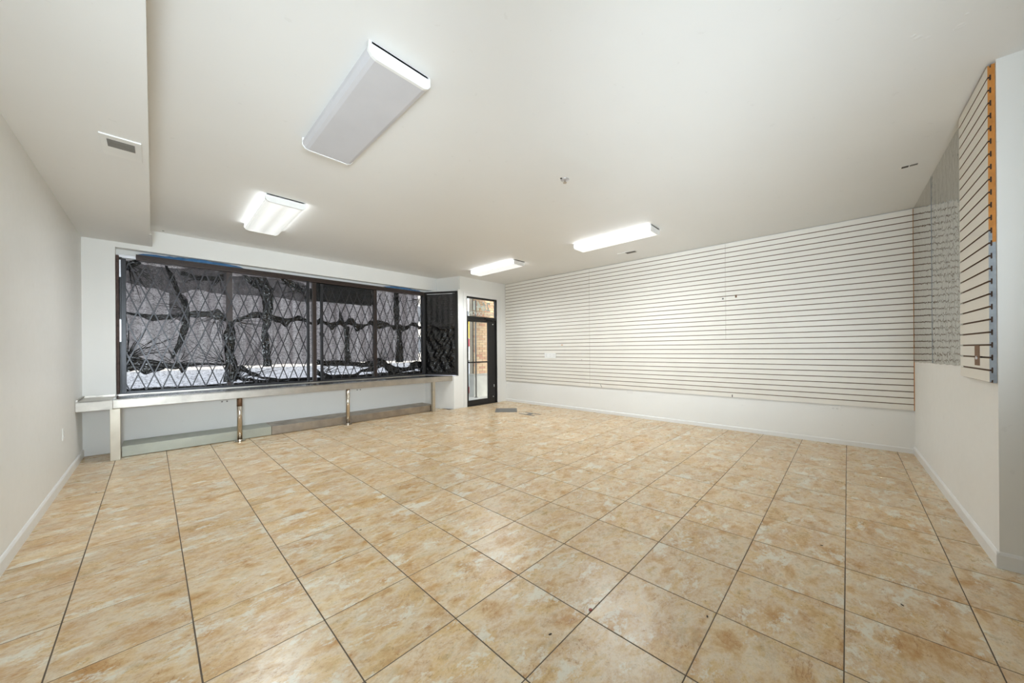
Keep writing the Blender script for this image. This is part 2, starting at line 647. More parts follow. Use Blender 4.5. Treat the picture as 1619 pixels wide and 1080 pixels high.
mb = MB().box((XL, YF, 0), (-0.375, YF + .28, ZC)).box((-0.375, YF, 0), (4.28, YF + .06, 0.735))
mb.box((-0.375, YF, 2.71), (4.61, YF + .28, ZC)).box((-0.375, YF + .125, 2.60), (4.61, YF + .28, 2.71))
o = mb.build('wall_front', 'kneew')
tag(o, 'white front wall with pier, header and knee wall framing the display window', 'wall', kind='structure')

mb = MB().prism([(4.28, YF), (4.63, YD), (4.66, YD + .02), (4.36, YF + .06), (4.28, YF + .06)], 0, 0.735)
mb.prism([(4.61, YF), (4.81, YD), (4.86, YD + .12), (4.61, YF + .28)], 2.70, ZC)
mb.prism([(4.34, YF + .125), (4.79, YD + .03), (4.86, YD + .12), (4.40, YF + .25)], 2.655, 2.70)
mb.prism([(4.30, YF + .10), (4.61, YF - .02), (4.80, YD + .02), (4.86, YD + .12), (4.40, YF + .25)], 2.70, 2.715)
o = mb.build('wall_angled', 'wall')
tag(o, 'short slanted white wall between display window and glass door', 'wall', kind='structure')

mb = MB().box((4.63, YD, 0), (4.995, YD + .1, 0.735)).box((4.76, YD, 0.735), (4.995, YD + .1, 2.70)).box((4.81, YD, 2.70), (4.995, YD + .1, ZC))
mb.box((4.995, YD, 2.572), (5.965, YD + .1, ZC)).box((5.965, YD, 0), (CX + .2, YD + .1, ZC))
o = mb.build('wall_door', 'wall')
tag(o, 'white wall surrounding the black framed glass door', 'wall', kind='structure')
# plain casing boards round the door
tr = thing('trim_1', 'flat white casing boards around the black glass door', 'trim', kind='structure')
box((4.90, YD - .012, 0), (4.995, YD, 2.66)).build('casing_board', 'trimw', tr, 0.002)
box((5.965, YD - .012, 0), (6.09, YD, 2.66)).build('casing_board', 'trimw', tr, 0.002)
box((4.995, YD - .012, 2.572), (5.965, YD, 2.66)).build('casing_board', 'trimw', tr, 0.002)

o = MB().prism([(CX, CY + .1), (BX, BY - .15), (BX + .15, BY - .15), (CX + .15, CY + .1)], 0, ZC).build('wall_slatted', 'wall')
tag(o, 'long white wall behind the cream slatwall panels', 'wall', kind='structure')
o = MB().prism([(BX, BY), (KX, KY), (KX, KY - .16), (BX, BY - .15)], 0, ZC).build('wall_right', 'wall')
tag(o, 'white wall on the right carrying the dull mirrors and small slatwall', 'wall', kind='structure')
o = MB().prism([(KX, KY - .16), (KX, BACK), (KX + .15, BACK), (KX + .15, KY - .16)], 0, ZC).build('wall_return', 'wall')
tag(o, 'white wall face turning away at the far right beyond the slatwall edge', 'wall', kind='structure')
o = box((XL - .15, BACK - .15, 0), (KX + .15, BACK, ZC)).build('wall_back', 'wall')
tag(o, 'plain white wall closing the back of the shop', 'wall', kind='structure')
o = box((XL - .3, BACK - .15, ZC), (BX + .3, YF + .4, ZC + .15)).build('ceiling', 'ceil')
tag(o, 'smooth off-white painted ceiling carrying the fluorescent fixtures', 'ceiling', kind='structure')
o = MB().prism([(XL, -1.5), (-0.005, -1.5), (-0.05, YF), (XL, YF)], ZS, ZC).build('trim_2', 'ceil')
tag(o, 'dropped white soffit running along the left wall at the ceiling', 'soffit', kind='structure')

# corner bead split at the far end of the soffit
o = MB().box((-0.056, 6.2, ZS - .002), (-0.036, 6.9, ZS + .012)).build('corner_bead', 'plate')
tag(o, 'loose white corner bead peeling at the far end of the soffit edge', 'corner bead')


# baseboards
def baseboard(name, p, q, label, inward, h=0.085, t=0.013):
    p, q = Vector((p[0], p[1], 0)), Vector((q[0], q[1], 0))
    n = Vector((inward[0], inward[1], 0)).normalized()
    prof = [(0, 0), (t, 0), (t, h * .82), (t * .55, h * .95), (t * .25, h), (0, h)]
    vs = [p + n * a + Vector((0, 0, z)) for a, z in prof] + [q + n * a + Vector((0, 0, z)) for a, z in prof]
    k = len(prof)
    fs = [(i, (i + 1) % k, k + (i + 1) % k, k + i) for i in range(k)] + [tuple(range(k)), tuple(range(k, 2 * k))[::-1]]
    o = MB().add(vs, fs).build(name, 'trimw')
    return tag(o, label, 'baseboard', kind='structure')


baseboard('baseboard_left', (XL, -3), (XL, YF), 'white baseboard along the foot of the left wall', (1, 0), 0.095)
baseboard('baseboard_slatted', (CX, CY - .0), (BX, BY), 'low white baseboard under the long slatwall', (-1, 0), 0.065)
baseboard('baseboard_right', (BX, BY), (KX - .012, KY), 'scuffed white baseboard under the mirrors and small slatwall', (0, 1), 0.09)
baseboard('baseboard_return', (KX, KY + .012), (KX, -4), 'white baseboard on the wall turning away at far right', (-1, 0), 0.095)

# ---------------------------------------------------------------- tiled floor
fl = box((XL - .15, BACK - .15, -0.12), (BX + .3, YF + .1, -0.0012)).build('floor', 'grout')
tag(fl, 'beige and ochre stone-look tiled floor with dark joints', 'floor', kind='structure')


def gx(i, y):
    return 1.004 + 0.4435 * i + 0.0006 * i * i - (0.008 + 0.004 * min(max(i, 0), 4)) * (y - 2.0)


def gy(j, x):
    return 0.9235 + 0.4529 * j - 0.0035 * x


def gp(i, j):
    y = gy(j, 2.0)
    x = gx(i, y)
    y = gy(j, x)
    return Vector((gx(i, y), y))


def clip(poly, a, b, cc):
    """keep a*x+b*y<=cc"""
    out = []
    for k in range(len(poly)):
        p, q = poly[k - 1], poly[k]
        dp, dq = a * p[0] + b * p[1] - cc, a * q[0] + b * q[1] - cc
        if (dp <= 0) != (dq <= 0):
            t = dp / (dp - dq)
            out.append((p[0] + (q[0] - p[0]) * t, p[1] + (q[1] - p[1]) * t))
        if dq <= 0:
            out.append(tuple(q))
    return out


def tile_mesh(mbx, poly, z):
    n = len(poly)
    cx_, cy_ = sum(p[0] for p in poly) / n, sum(p[1] for p in poly) / n
    ins = []
    for p in poly:
        d = Vector((p[0] - cx_, p[1] - cy_))
        L = d.length
        ins.append((cx_ + d.x * (1 - .0022 / L), cy_ + d.y * (1 - .0022 / L)))
    vs = [(x, y, -0.006) for x, y in poly] + [(x, y, z - .0012) for x, y in poly] + [(x, y, z) for x, y in ins]
    fs = [(k, (k + 1) % n, n + (k + 1) % n, n + k) for k in range(n)]
    fs += [(n + k, n + (k + 1) % n, 2 * n + (k + 1) % n, 2 * n + k) for k in range(n)] + [tuple(range(2 * n, 3 * n))]
    mbx.add(vs, fs)


WD = Vector((BX - CX, BY - CY)).normalized()      # along the slatwall
WN = Vector((-WD.y, WD.x))                          # into +x
FX, FY = math.sin(YAW), math.cos(YAW)
tiles = []
rest = MB()
G2 = 0.0019
for i in range(-5, 13):
    for j in range(-20, 14):
        c4 = [gp(i, j), gp(i + 1, j), gp(i + 1, j + 1), gp(i, j + 1)]
        cen = sum(c4, Vector((0, 0))) / 4
        if (cen - Vector((3, 3))).length > 13:
            continue
        poly = [(p.x + (-.0026 if p.x > cen.x else .0026), p.y + (-.0021 if p.y > cen.y else .0021)) for p in c4]
        poly = clip(poly, -1, 0, -(XL + .003))
        if poly:
            poly = clip(poly, 0, 1, YF - .003 if cen.x < 4.5 else YD - .004)
        if poly:
            k0 = (WN.x * CX + WN.y * CY)
            poly = clip(poly, WN.x, WN.y, k0 - .004)
        if poly and min(p[0] for p in poly) > KX and cen.y < 0.5:
            sl_ = (BY - KY) / (BX - KX)
            poly = clip(poly, sl_, -1, sl_ * BX - BY - .004)
        if poly and cen.y < -0.75:
            poly = clip(poly, 1, 0, KX - .004)
        if not poly or len(poly) < 3:
            continue
        ar = abs(sum(poly[k - 1][0] * poly[k][1] - poly[k][0] * poly[k - 1][1] for k in range(len(poly)))) / 2
        if ar < 0.003:
            continue
        z = R.uniform(-0.0005, 0.0005)
        rr_, ff_ = cen.x * c - cen.y * s, cen.x * s + cen.y * c
        seen = ff_ > 0.25 and abs(rr_) < ff_ * 1.55 + .5 and ff_ > 0.9
        if seen:
            tiles.append((ff_, poly, z))
        else:
            tile_mesh(rest, poly, z)
tiles.sort(key=lambda t: t[0])
for k, (_, poly, z) in enumerate(tiles):
    if k < 298:
        mb = MB()
        cx_, cy_ = sum(p[0] for p in poly) / len(poly), sum(p[1] for p in poly) / len(poly)
        tile_mesh(mb, [(p[0] - cx_, p[1] - cy_) for p in poly], z)
        mb.build('tile', 'tile', fl, loc=(cx_, cy_, 0))
    else:
        tile_mesh(rest, poly, z)
ro = rest.build('tile_field', 'tile', fl)
ro['kind'] = 'stuff'

# ---------------------------------------------------------------- slatwall


def slat(parent, x0, x1, z0, p, mats, cap=2, name='slat'):
    g = 0.0105
    t = 0.019
    prof = [(-t, z0 + g / 2), (-t, z0 + p - g / 2), (-t + .007, z0 + p - g / 2), (-t + .007, z0 + p - .017), (-.005, z0 + p - .017),
            (-.005, z0 + .017), (-t + .007, z0 + .017), (-t + .007, z0 + g / 2)]
    mis = [0, 1, 1, 1, 1, 1, 1, 1]
    return MB().sweep_x(prof, x0, x1, mis, cap).build(name, mats, parent)


LW = Vector((BX - CX, BY - CY)).length
sw = thing('slatwall', 'long cream slatwall with brown grooves covering the far right-hand wall above a white strip', 'slatwall',
           (CX - .001, CY, 0), math.atan2(BY - CY, BX - CX))
box((0.004, -.005, 0.53), (LW - .006, 0, ZC - .006)).build('backing_board', 'mdf', sw)
ZB, NS = 0.527, 32
PZ = (ZC - .004 - ZB) / NS
SEAM = (2.446, 4.918)
for k in range(NS):
    z0 = ZB + k * PZ
    if z0 < 1.45:
        xs = [0.004, SEAM[0], LW - .006]
    else:
        xs = [0.004, SEAM[0], SEAM[1], LW - .006]
    for a, b in zip(xs[:-1], xs[1:]):
        dz = 0.0
        slat(sw, a + .0008, b - .0008, z0, PZ, ['slat', 'mdf', 'mdf'])
o = box((LW - .0055, -.021, ZB), (LW - .0005, 0, ZC - .01)).build('end_strip', 'mdf_orange', sw)
o['label'] = 'raw yellow-brown fibreboard edge at the mirror end'


def on_wall(y):                                   # distance along the slatwall for a room y
    return (CY - y) / (CY - BY) * LW


# damage on the slats
for (yy, zz, ww, hh, mat, nm) in ((1.24, 2.135, .024, .045, 'mdf', 'chip'), (1.42, 2.115, .022, .026, 'vent_grey', 'chip'),
                                  (4.55, 1.415, .045, .014, 'mdf_orange', 'chip'), (5.76, 0.9, .03, .006, 'slot', 'chip'),
                                  (4.05, 1.092, .02, .006, 'slot', 'chip')):
    a = on_wall(yy)
    MB().box((a - ww / 2, -.0203, zz - hh / 2), (a + ww / 2, -.018, zz + hh / 2)).build(nm, mat, sw)
a = on_wall(3.6)
MB().bar((a - .012, -.0197, 0.592), (a + .02, -.0197, 0.532), 0.007, 0.002, (0, 1, 0)).build('crack', 'slot', sw)
a = on_wall(1.30)
MB().box((a - .006, -.0197, 0.532), (a + .006, -.018, 0.572)).build('crack', 'slot', sw)

RW = Vector((KX - BX, KY - BY))
RA = math.atan2(RW.y, RW.x)
RL = RW.length
RU = RW.normalized()


def on_right(x):
    return (BX - x) / (BX - KX) * RL


sw2 = thing('slatwall_section', 'narrow cream slatwall section with orange and grey raw edge beside the mirrors', 'slatwall',
            (BX, BY + .0085, 0), RA)
P2 = (2.992 - 1.088) / 25
xa, xb = on_right(4.135), on_right(3.475)
box((xa, -.006, 1.088), (xb - .002, .0075, 2.992)).build('backing_board', ['mdf'], sw2)
box((xb - .002, -.006, 1.93), (xb, .0075, 2.992)).build('raw_edge', 'mdf_orange', sw2)['label'] = 'raw orange fibreboard edge'
box((xb - .002, -.006, 1.088), (xb, .0075, 1.93)).build('raw_edge', 'edge_grey', sw2)['label'] = 'edge painted blue-grey'
for k in range(25):
    z0 = 1.088 + k * P2
    slat(sw2, xa, xb, z0, P2, ['slat', 'mdf', 'edge_grey' if z0 < 1.93 else 'mdf_orange'])
mb = MB().box((on_right(3.765), -.0215, 1.185), (on_right(3.665), -.018, 1.315))
o = mb.build('patch', 'mdf', sw2)
o['label'] = 'bare brown torn patch near the bottom'
MB().tube((on_right(3.71), -.027, 1.235), (on_right(3.71), -.019, 1.235), .012, 10).build('screw', 'alu', sw2)
for k in range(1, 25):        # dark mouths of the T-slots in the raw edge
    zz = 1.088 + k * P2
    mb = MB().box((xb, -.0125, zz - .014), (xb + .0015, -.006, zz + .014))
    mb.box((xb, -.0185, zz - .005), (xb + .0015, -.0125, zz + .005))
    mb.build('slot_mouth', 'groove', sw2)

# mirrors on the right wall
mr = thing('mirror', 'dull grey mirror strip in the corner next to the long slatwall', 'mirror', (BX, BY, 0), RA)
seam = on_right(5.335)
zb1, zb2 = 1.135, 1.165


def ragged(x0, x1, n, base, top, seed):
    rr = random.Random(seed)
    pts = [(x0, top)]
    pts = []
    for k in range(n + 1):
        x = x0 + (x1 - x0) * k / n
        pts.append((x, base(x) + rr.uniform(-.005, .005)))
    return pts


def sheet(x0, x1, b0, b1, zt, seed, name, mat, parent, thick=.004, n=14):
    low = ragged(x0, x1, n, lambda x: b0 + (b1 - b0) * (x - x0) / (x1 - x0), 0, seed)
    high = ragged(x0, x1, n, lambda x: zt, 0, seed + 5)
    vs, fs = [], []
    for (x, z), (_, z2) in zip(low, high):
        vs += [(x, -.001, z), (x, -.001, z2), (x, -thick, z), (x, -thick, z2)]
    for k in range(n):
        a, b = 4 * k, 4 * k + 4
        fs += [(a + 2, b + 2, b + 3, a + 3), (a, a + 1, b + 1, b), (a + 1, a + 3, b + 3, b + 1), (a, b, b + 2, a + 2)]
    fs += [(0, 2, 3, 1), (4 * n, 4 * n + 1, 4 * n + 3, 4 * n + 2)]
    return MB().add(vs, fs).build(name, mat, parent)


sheet(.022, seam - .002, 1.125, 1.145, ZC - .012, 3, 'mirror_panel', 'mirror_a', mr)
mr2 = thing('mirror', 'wide rippled grey mirror panel between corner strip and narrow slatwall', 'mirror', (BX, BY, 0), RA)
sheet(seam + .002, xa + .01, 1.145, 1.165, ZC - .012, 9, 'mirror_panel', 'mirror_b', mr2)
box((seam - .003, -.006, 1.15), (seam + .003, -.001, ZC - .012)).build('seam_strip', 'edge_grey', mr2)

# ---------------------------------------------------------------- display window
win = thing('window_1', 'wide display window with dark brown metal frame behind the folding gates', 'window', kind='structure')
mb = MB().box((-0.19, YG - .075, 2.575), (4.30, YG + .02, 2.655)).box((-0.19, YG - .085, 2.605), (4.30, YG - .075, 2.625))
mb.build('head_rail', 'brown_alu', win, 0.004)
box((-0.36, YG - .02, 2.60), (-0.19, YG + .02, 2.64)).build('head_rail', 'alu', win, 0.003)
box((-0.372, YG - .05, 0.75), (-0.345, YG + .03, 2.62)).build('jamb', 'peel', win, 0.003)
box((-0.344, YG - .03, 0.76), (-0.32, YG + .02, 2.60)).build('jamb', 'black_metal', win, 0.003)
box((-0.36, YG - .05, 0.745), (4.32, YG + .03, 0.775)).build('sill_rail', 'black_metal', win, 0.003)
for (xa_, xb_) in ((0.77, 0.845), (1.985, 2.05), (3.12, 3.19)):
    box((xa_, YG - .045, 0.775), (xb_, YG + .02, 2.575)).build('mullion', 'brown_alu', win, 0.004)
box((4.255, YG - .06, 0.775), (4.33, YG + .03, 2.655)).build('corner_post', 'black_metal', win, 0.004)
for (xa_, xb_) in ((-0.32, 0.77), (0.845, 1.985), (2.05, 3.12), (3.19, 4.255)):
    box((xa_, YG - .002, 0.775), (xb_, YG + .004, 2.60)).build('pane', 'glass', win)
box((-0.343, YG - .052, 2.33), (-0.318, YG - .044, 2.56)).build('light_strip', 'alu', win)  # bright metal strip put in for daylight leaking beside the jamb
box((-0.343, YG - .052, 1.46), (-0.318, YG - .044, 1.76)).build('light_strip', 'alu', win)

# side light standing at an angle
A2 = Vector((4.31, 7.02))
B2 = Vector((4.757, 6.31))
L2 = (B2 - A2).length
w2 = thing('window_2', 'narrow slanted side window covered inside with black plastic', 'window', (A2.x, A2.y, 0),
           math.atan2((B2 - A2).y, (B2 - A2).x), kind='structure')
# local +x towards the door, room side is -y
box((L2 - .06, -.03, 0.75), (L2, .05, 2.66)).build('jamb', 'black_metal', w2, 0.003)
box((0, -.02, 0.75), (.06, .05, 2.66)).build('jamb', 'black_metal', w2, 0.003)
box((0.06, -.02, 2.615), (L2 - .06, .05, 2.66)).build('head_rail', 'black_metal', w2, 0.003)
box((0.06, -.02, 0.75), (L2 - .06, .05, 0.79)).build('sill_rail', 'black_metal', w2, 0.003)
box((0.06, .012, 0.79), (L2 - .06, .018, 2.615)).build('pane', 'glass', w2)
box((0.10, -.026, 2.60), (L2 - .12, -.02, 2.612)).build('light_strip', 'alu', w2)

# blue protective film along the head of the window
for nm, x0, x1, z0, lab in (('blue_film', -0.17, 0.98, 2.658, 'strip of blue protective film above the left end of the window'),
                            ('blue_film', 3.33, 4.22, 2.658, 'strip of blue protective film above the right end of the window')):
    mb = MB()
    n = 26
    vs, fs = [], []
    for k in range(n + 1):
        x = x0 + (x1 - x0) * k / n
        a = 0.034 * math.sin(math.pi * min(1, k / n * 1.0)) ** .4 if k else 0
        top = z0 + a + R.uniform(-.006, .006) * (0 < k < n) + .008
        yy = YG - .05 + .05 * noise.noise((x * 3, 1.3, 0))
        vs += [(x, yy - .02, z0 - .002), (x, yy + .01, top)]
    for k in range(n):
        fs.append((2 * k, 2 * k + 2, 2 * k + 3, 2 * k + 1))
    o = mb.add(vs, fs).build(nm, 'blue')
    sd = o.modifiers.new('solid', 'SOLIDIFY')
    sd.thickness = .001
    tag(o, lab, 'film', 'blue film strips over the window')


# black plastic over the panes
def film(name, x0, x1, z0, z1, mat, parent, y=YG - .02, n=36, mz=44, amp=.008, seed=0.0, f=5.0):
    vs, fs = [], []
    for a in range(n + 1):
        for b in range(mz + 1):
            x, z = x0 + (x1 - x0) * a / n, z0 + (z1 - z0) * b / mz
            e = min(a, n - a, b, mz - b)
            d = amp * min(1, e / 2) * (noise.noise((x * f, z * f * 1.4, seed)) + .6 * noise.noise((x * f * 2.7 + z * 4, z * f * 2.2, seed + 4)))
            vs.append((x, y + d, z))
    for a in range(n):
        for b in range(mz):
            k = a * (mz + 1) + b
            fs.append((k, k + mz + 1, k + mz + 2, k + 1))
    return MB().add(vs, fs).build(name, mat, parent, smooth=True)


def strip(name, pts, parent, mat='fold', y=YG - .03, sub=7, amp=.012, seed=0.0, vertical=False, rag=0.25):
    """a gathered ribbon of film along pts (x, z, half width)"""
    P = []
    for k in range(len(pts) - 1):
        a, b = pts[k], pts[k + 1]
        n = max(2, int(math.hypot(b[0] - a[0], b[1] - a[1]) / .022))
        for q in range(n):
            t = q / n
            t2 = t * t * (3 - 2 * t)
            P.append((a[0] + (b[0] - a[0]) * t, a[1] + (b[1] - a[1]) * (t if vertical else t2), a[2] + (b[2] - a[2]) * t2))
    P.append(pts[-1])
    vs, fs = [], []
    for k, (x, z, hw) in enumerate(P):
        r1 = 1 + rag * noise.noise((x * 14 + seed, z * 14, 1.7))
        r2 = 1 + rag * noise.noise((x * 14 + seed, z * 14, 7.7))
        for q in range(sub + 1):
            u = q / sub * 2 - 1
            ww = hw * (r1 if u > 0 else r2) * u
            fold = amp * math.sin(q * 2.3 + 3 * noise.noise((x * 6, z * 6, seed))) + amp * .8 * noise.noise((x * 16, z * 16 + u * 3, seed))
            xx, zz = (x + ww, z) if vertical else (x, z + ww)
            vs.append((xx, y + fold, zz))
    m_ = sub + 1
    for k in range(len(P) - 1):
        for q in range(sub):
            a = k * m_ + q
            fs.append((a, a + 1, a + m_ + 1, a + m_))
    o = MB().add(vs, fs).build(name, mat, parent, smooth=True)
    return o


ps = []
for lab, x0, x1, sd in (('black plastic sheet over the leftmost window bay, creased and tied in a long slanting fold', -0.318, 0.768, 1.0),
                        ('black plastic sheet over the second window bay from the left, bunched at its left post', 0.847, 1.983, 2.0),
                        ('black plastic sheet over the third window bay, below the dark sign lettering', 2.052, 3.118, 3.0),
                        ('black plastic sheet over the rightmost straight window bay with one dark vertical band', 3.192, 4.253, 4.0)):
    t = thing('plastic_sheet', lab, 'plastic sheet', group='black plastic sheets over the display window')
    film('film', x0, x1, 0.78, 2.572, 'film', t, seed=sd)
    ps.append(t)

F = lambda n, pts, k, **kw: strip(n, pts, ps[k], seed=k * 3.1 + len(pts), **kw)
# first bay
F('fold', [(-.315, 1.86, .012), (-.18, 1.83, .02), (-.04, 1.80, .045), (.12, 1.82, .035), (.25, 1.86, .02), (.40, 1.88, .05), (.56, 1.89, .04), (.66, 1.90, .085), (.73, 1.86, .06), (.765, 1.82, .03)], 0)
F('fold', [(.30, 2.10, .01), (.315, 1.95, .035), (.30, 1.70, .045), (.24, 1.45, .035), (.155, 1.22, .02)], 0, vertical=True, y=YG - .036)
F('fold', [(-.315, 1.25, .07), (-.209, 1.22, .05), (-.094, 1.17, .05), (.041, 1.14, .05), (.165, 1.11, .045), (.339, 1.13, .03), (.50, 1.135, .018), (.765, 1.115, .014)], 0)
F('fold', [(-.30, 1.14, .10), (-.20, 1.13, .06), (-.10, 1.08, .065), (0.0, 1.07, .03), (.08, 1.09, .02)], 0, y=YG - .038)
F('fold', [(.21, 1.12, .03), (.26, 1.06, .06), (.31, 1.10, .02)], 0)
F('fold', [(.10, 2.56, .015), (.16, 2.40, .03), (.22, 2.20, .025), (.30, 1.98, .02)], 0, vertical=True)
F('doubled_film', [(-.315, 2.41, .15), (.0, 2.37, .16), (.2, 2.34, .19), (.4, 2.41, .16), (.765, 2.39, .18)], 0, mat='film_double', amp=.008, rag=.1)
F('doubled_film', [(.13, 2.0, .18), (.28, 1.98, .20), (.33, 1.95, .15)], 0, mat='film_double', amp=.008)
F('fold', [(.25, 2.47, .025), (.45, 2.43, .035), (.6, 2.44, .03), (.74, 2.48, .05)], 0)
F('fold', [(-.31, 2.45, .02), (-.26, 2.50, .07), (-.2, 2.54, .05), (-.14, 2.55, .01)], 0)
F('fold', [(-.318, .80, .02), (.0, .80, .022), (.4, .795, .016), (.765, .80, .02)], 0)
# second bay
F('fold', [(.85, 1.80, .02), (.92, 1.83, .035), (1.0, 1.87, .03), (1.10, 1.91, .05), (1.188, 1.92, .055), (1.27, 1.885, .06), (1.367, 1.90, .05), (1.456, 1.86, .05), (1.57, 1.82, .075), (1.66, 1.87, .035), (1.76, 1.91, .05), (1.85, 1.88, .035), (1.98, 1.82, .02)], 1)
F('fold', [(1.19, 2.55, .10), (1.30, 2.35, .10), (1.315, 2.08, .075), (1.30, 1.80, .06), (1.262, 1.67, .045), (1.279, 1.42, .055), (1.30, 1.06, .06)], 1, vertical=True)
F('fold', [(.82, 1.80, .03), (.80, 1.55, .075), (.80, 1.30, .055), (.83, 1.10, .075), (.80, .84, .085)], 1, vertical=True, y=YG - .06, amp=.02)
F('fold', [(.86, 1.03, .05), (.95, 1.05, .05), (1.09, .95, .035), (1.254, .87, .02), (1.43, .85, .012)], 1)
F('fold', [(.88, .90, .03), (1.0, .86, .03), (1.25, .83, .015), (1.6, .83, .018), (1.98, .83, .012)], 1)
F('doubled_film', [(.85, 2.38, .15), (1.2, 2.40, .16), (1.5, 2.40, .165), (1.80, 2.38, .17), (1.9, 2.36, .14), (1.98, 2.30, .08)], 1, mat='film_double', amp=.01, rag=.08)
F('fold', [(1.0, 2.56, .03), (1.10, 2.44, .05), (1.22, 2.36, .06), (1.34, 2.30, .05)], 1, vertical=True, y=YG - .04)
F('fold', [(1.50, 2.56, .03), (1.64, 2.50, .06), (1.78, 2.42, .05), (1.9, 2.28, .03)], 1, y=YG - .04)
F('fold', [(.848, .80, .02), (1.2, .80, .025), (1.6, .795, .018), (1.98, .80, .02)], 1)
# third bay
F('fold', [(2.06, 1.84, .05), (2.13, 1.885, .06), (2.2, 1.84, .03), (2.32, 1.78, .075), (2.40, 1.83, .04), (2.463, 1.89, .07), (2.55, 1.83, .06), (2.62, 1.895, .06), (2.70, 1.89, .07), (2.788, 1.78, .085), (2.88, 1.80, .05), (2.966, 1.84, .02), (3.07, 1.90, .05), (3.115, 1.87, .06)], 2)
F('fold', [(2.463, 2.08, .008), (2.47, 1.98, .02), (2.48, 1.90, .04)], 2, vertical=True)
F('fold', [(2.585, 1.80, .05), (2.594, 1.46, .042), (2.60, 1.10, .06)], 2, vertical=True)
F('fold', [(2.055, 1.11, .05), (2.2, 1.09, .05), (2.366, 1.085, .055), (2.718, 1.06, .04), (2.9, 1.03, .05), (3.115, 1.06, .06)], 2)
F('fold', [(2.055, .93, .06), (2.12, .88, .05), (2.30, .835, .03), (2.72, .83, .028), (2.9, .92, .03), (3.115, .95, .07)], 2)
F('fold', [(2.055, .80, .03), (2.6, .80, .025), (3.115, .81, .04)], 2)
F('doubled_film', [(2.055, 2.40, .16), (2.6, 2.41, .16), (3.115, 2.42, .16)], 2, mat='film_double', amp=.004, rag=.04)
# fourth bay
F('fold', [(3.195, 1.86, .09), (3.30, 1.87, .085), (3.42, 1.87, .05), (3.5, 1.85, .02), (3.56, 1.81, .06), (3.68, 1.85, .05), (3.79, 1.79, .06), (3.88, 1.82, .05), (4.0, 1.91, .04), (4.113, 1.90, .05), (4.17, 1.84, .04), (4.25, 1.84, .02)], 3)
F('fold', [(3.632, 2.57, .065), (3.629, 2.24, .065), (3.63, 1.84, .06), (3.694, 1.686, .06), (3.70, 1.28, .08), (3.69, 1.06, .10)], 3, vertical=True)
F('fold', [(3.195, 1.05, .12), (3.32, 1.05, .09), (3.45, .95, .10), (3.585, .90, .07), (3.865, .90, .045), (4.0, .96, .09), (4.1, .98, .09), (4.25, .95, .12)], 3, amp=.02)
F('fold', [(3.195, .81, .05), (3.7, .80, .04), (4.25, .81, .05)], 3)

# creases pulled tight from the gathered knots
for bay, kx, kz, n_, a0, a1, l0, l1 in ((0, -.29, 1.24, 16, 10, 85, .25, .7), (0, .68, 1.88, 9, 190, 300, .15, .5), (0, .30, 1.95, 10, 150, 330, .15, .45),
                                        (0, .20, 1.14, 8, 20, 160, .15, .5), (0, .75, 1.12, 9, 100, 170, .2, .6), (0, -.25, 2.5, 8, 270, 350, .2, .5),
                                        (0, .72, 2.5, 8, 180, 260, .15, .5), (1, .86, .86, 12, 5, 70, .25, .7), (1, .87, 1.8, 9, -70, 40, .15, .5),
                                        (1, 1.28, 2.45, 14, 40, 330, .12, .4), (1, 1.9, 2.5, 8, 180, 260, .2, .5), (1, 1.3, 1.15, 8, 60, 130, .2, .5),
                                        (2, 3.08, 1.05, 10, 100, 200, .15, .5), (2, 2.12, .9, 8, 0, 60, .2, .5), (3, 3.3, 1.08, 10, 20, 120, .15, .4),
                                        (3, 4.2, 2.5, 8, 190, 260, .15, .5), (3, 3.66, 1.1, 8, 60, 120, .3, .7), (3, 4.2, 1.0, 9, 100, 200, .15, .4)):
    bx = ((-.314, .764), (.851, 1.979), (2.056, 3.114), (3.196, 4.249))[bay]
    for q in range(n_):
        an = math.radians(a0 + (a1 - a0) * (q + R.uniform(0, 1)) / n_)
        ln = R.uniform(l0, l1)
        st_ = R.uniform(.02, .10)
        cv = R.uniform(-.25, .25)
        pts = []
        for u in range(6):
            d_ = st_ + ln * u / 5
            aa = an + cv * u / 5
            px_, pz_ = kx + d_ * math.cos(aa), kz + d_ * math.sin(aa)
            if not (bx[0] < px_ < bx[1] and .80 < pz_ < 2.56):
                break
            pts.append((px_, pz_, .0055 * (1 - u / 6) + .001))
        if len(pts) >= 3:
            vt = abs(math.sin(an)) > .7
            strip('crease', pts, ps[bay], y=YG - .028, sub=2, amp=.003, seed=q, vertical=vt, rag=.5)

t5 = thing('plastic_sheet', 'shiny black plastic sheet on the slanted side window next to the door', 'plastic sheet', (A2.x, A2.y, 0),
           math.atan2((B2 - A2).y, (B2 - A2).x), group='black plastic sheets over the display window')
vs, fs = [], []
n, mz = 44, 90
for a in range(n + 1):
    for b in range(mz + 1):
        x, z = .06 + (L2 - .12) * a / n, .79 + 1.82 * b / mz
        e = min(1, min(a, n - a, b, mz - b) / 3)
        low = max(0, min(1, (2.0 - z) / .35))
        d = .004 * math.sin(x * 46) * (1 - low) + low * (.022 * noise.noise((x * 9 + z * 5, z * 5, 3)) + .018 * noise.noise((x * 15 - z * 9, z * 9, 8)))
        d -= .022 * math.exp(-((z - 1.86 - .05 * math.sin(x * 9)) / .035) ** 2) + .02 * math.exp(-((z - 1.19) / .03) ** 2)
        vs.append((x, -.012 + d * e, z))
for a in range(n):
    for b in range(mz):
        k = a * (mz + 1) + b
        fs.append((k, k + mz + 1, k + mz + 2, k + 1))
MB().add(vs, fs, [1 if vs[f[0]][2] > 1.86 else 0 for f in fs]).build('film', ['fold', 'film_dark'], t5, smooth=True)


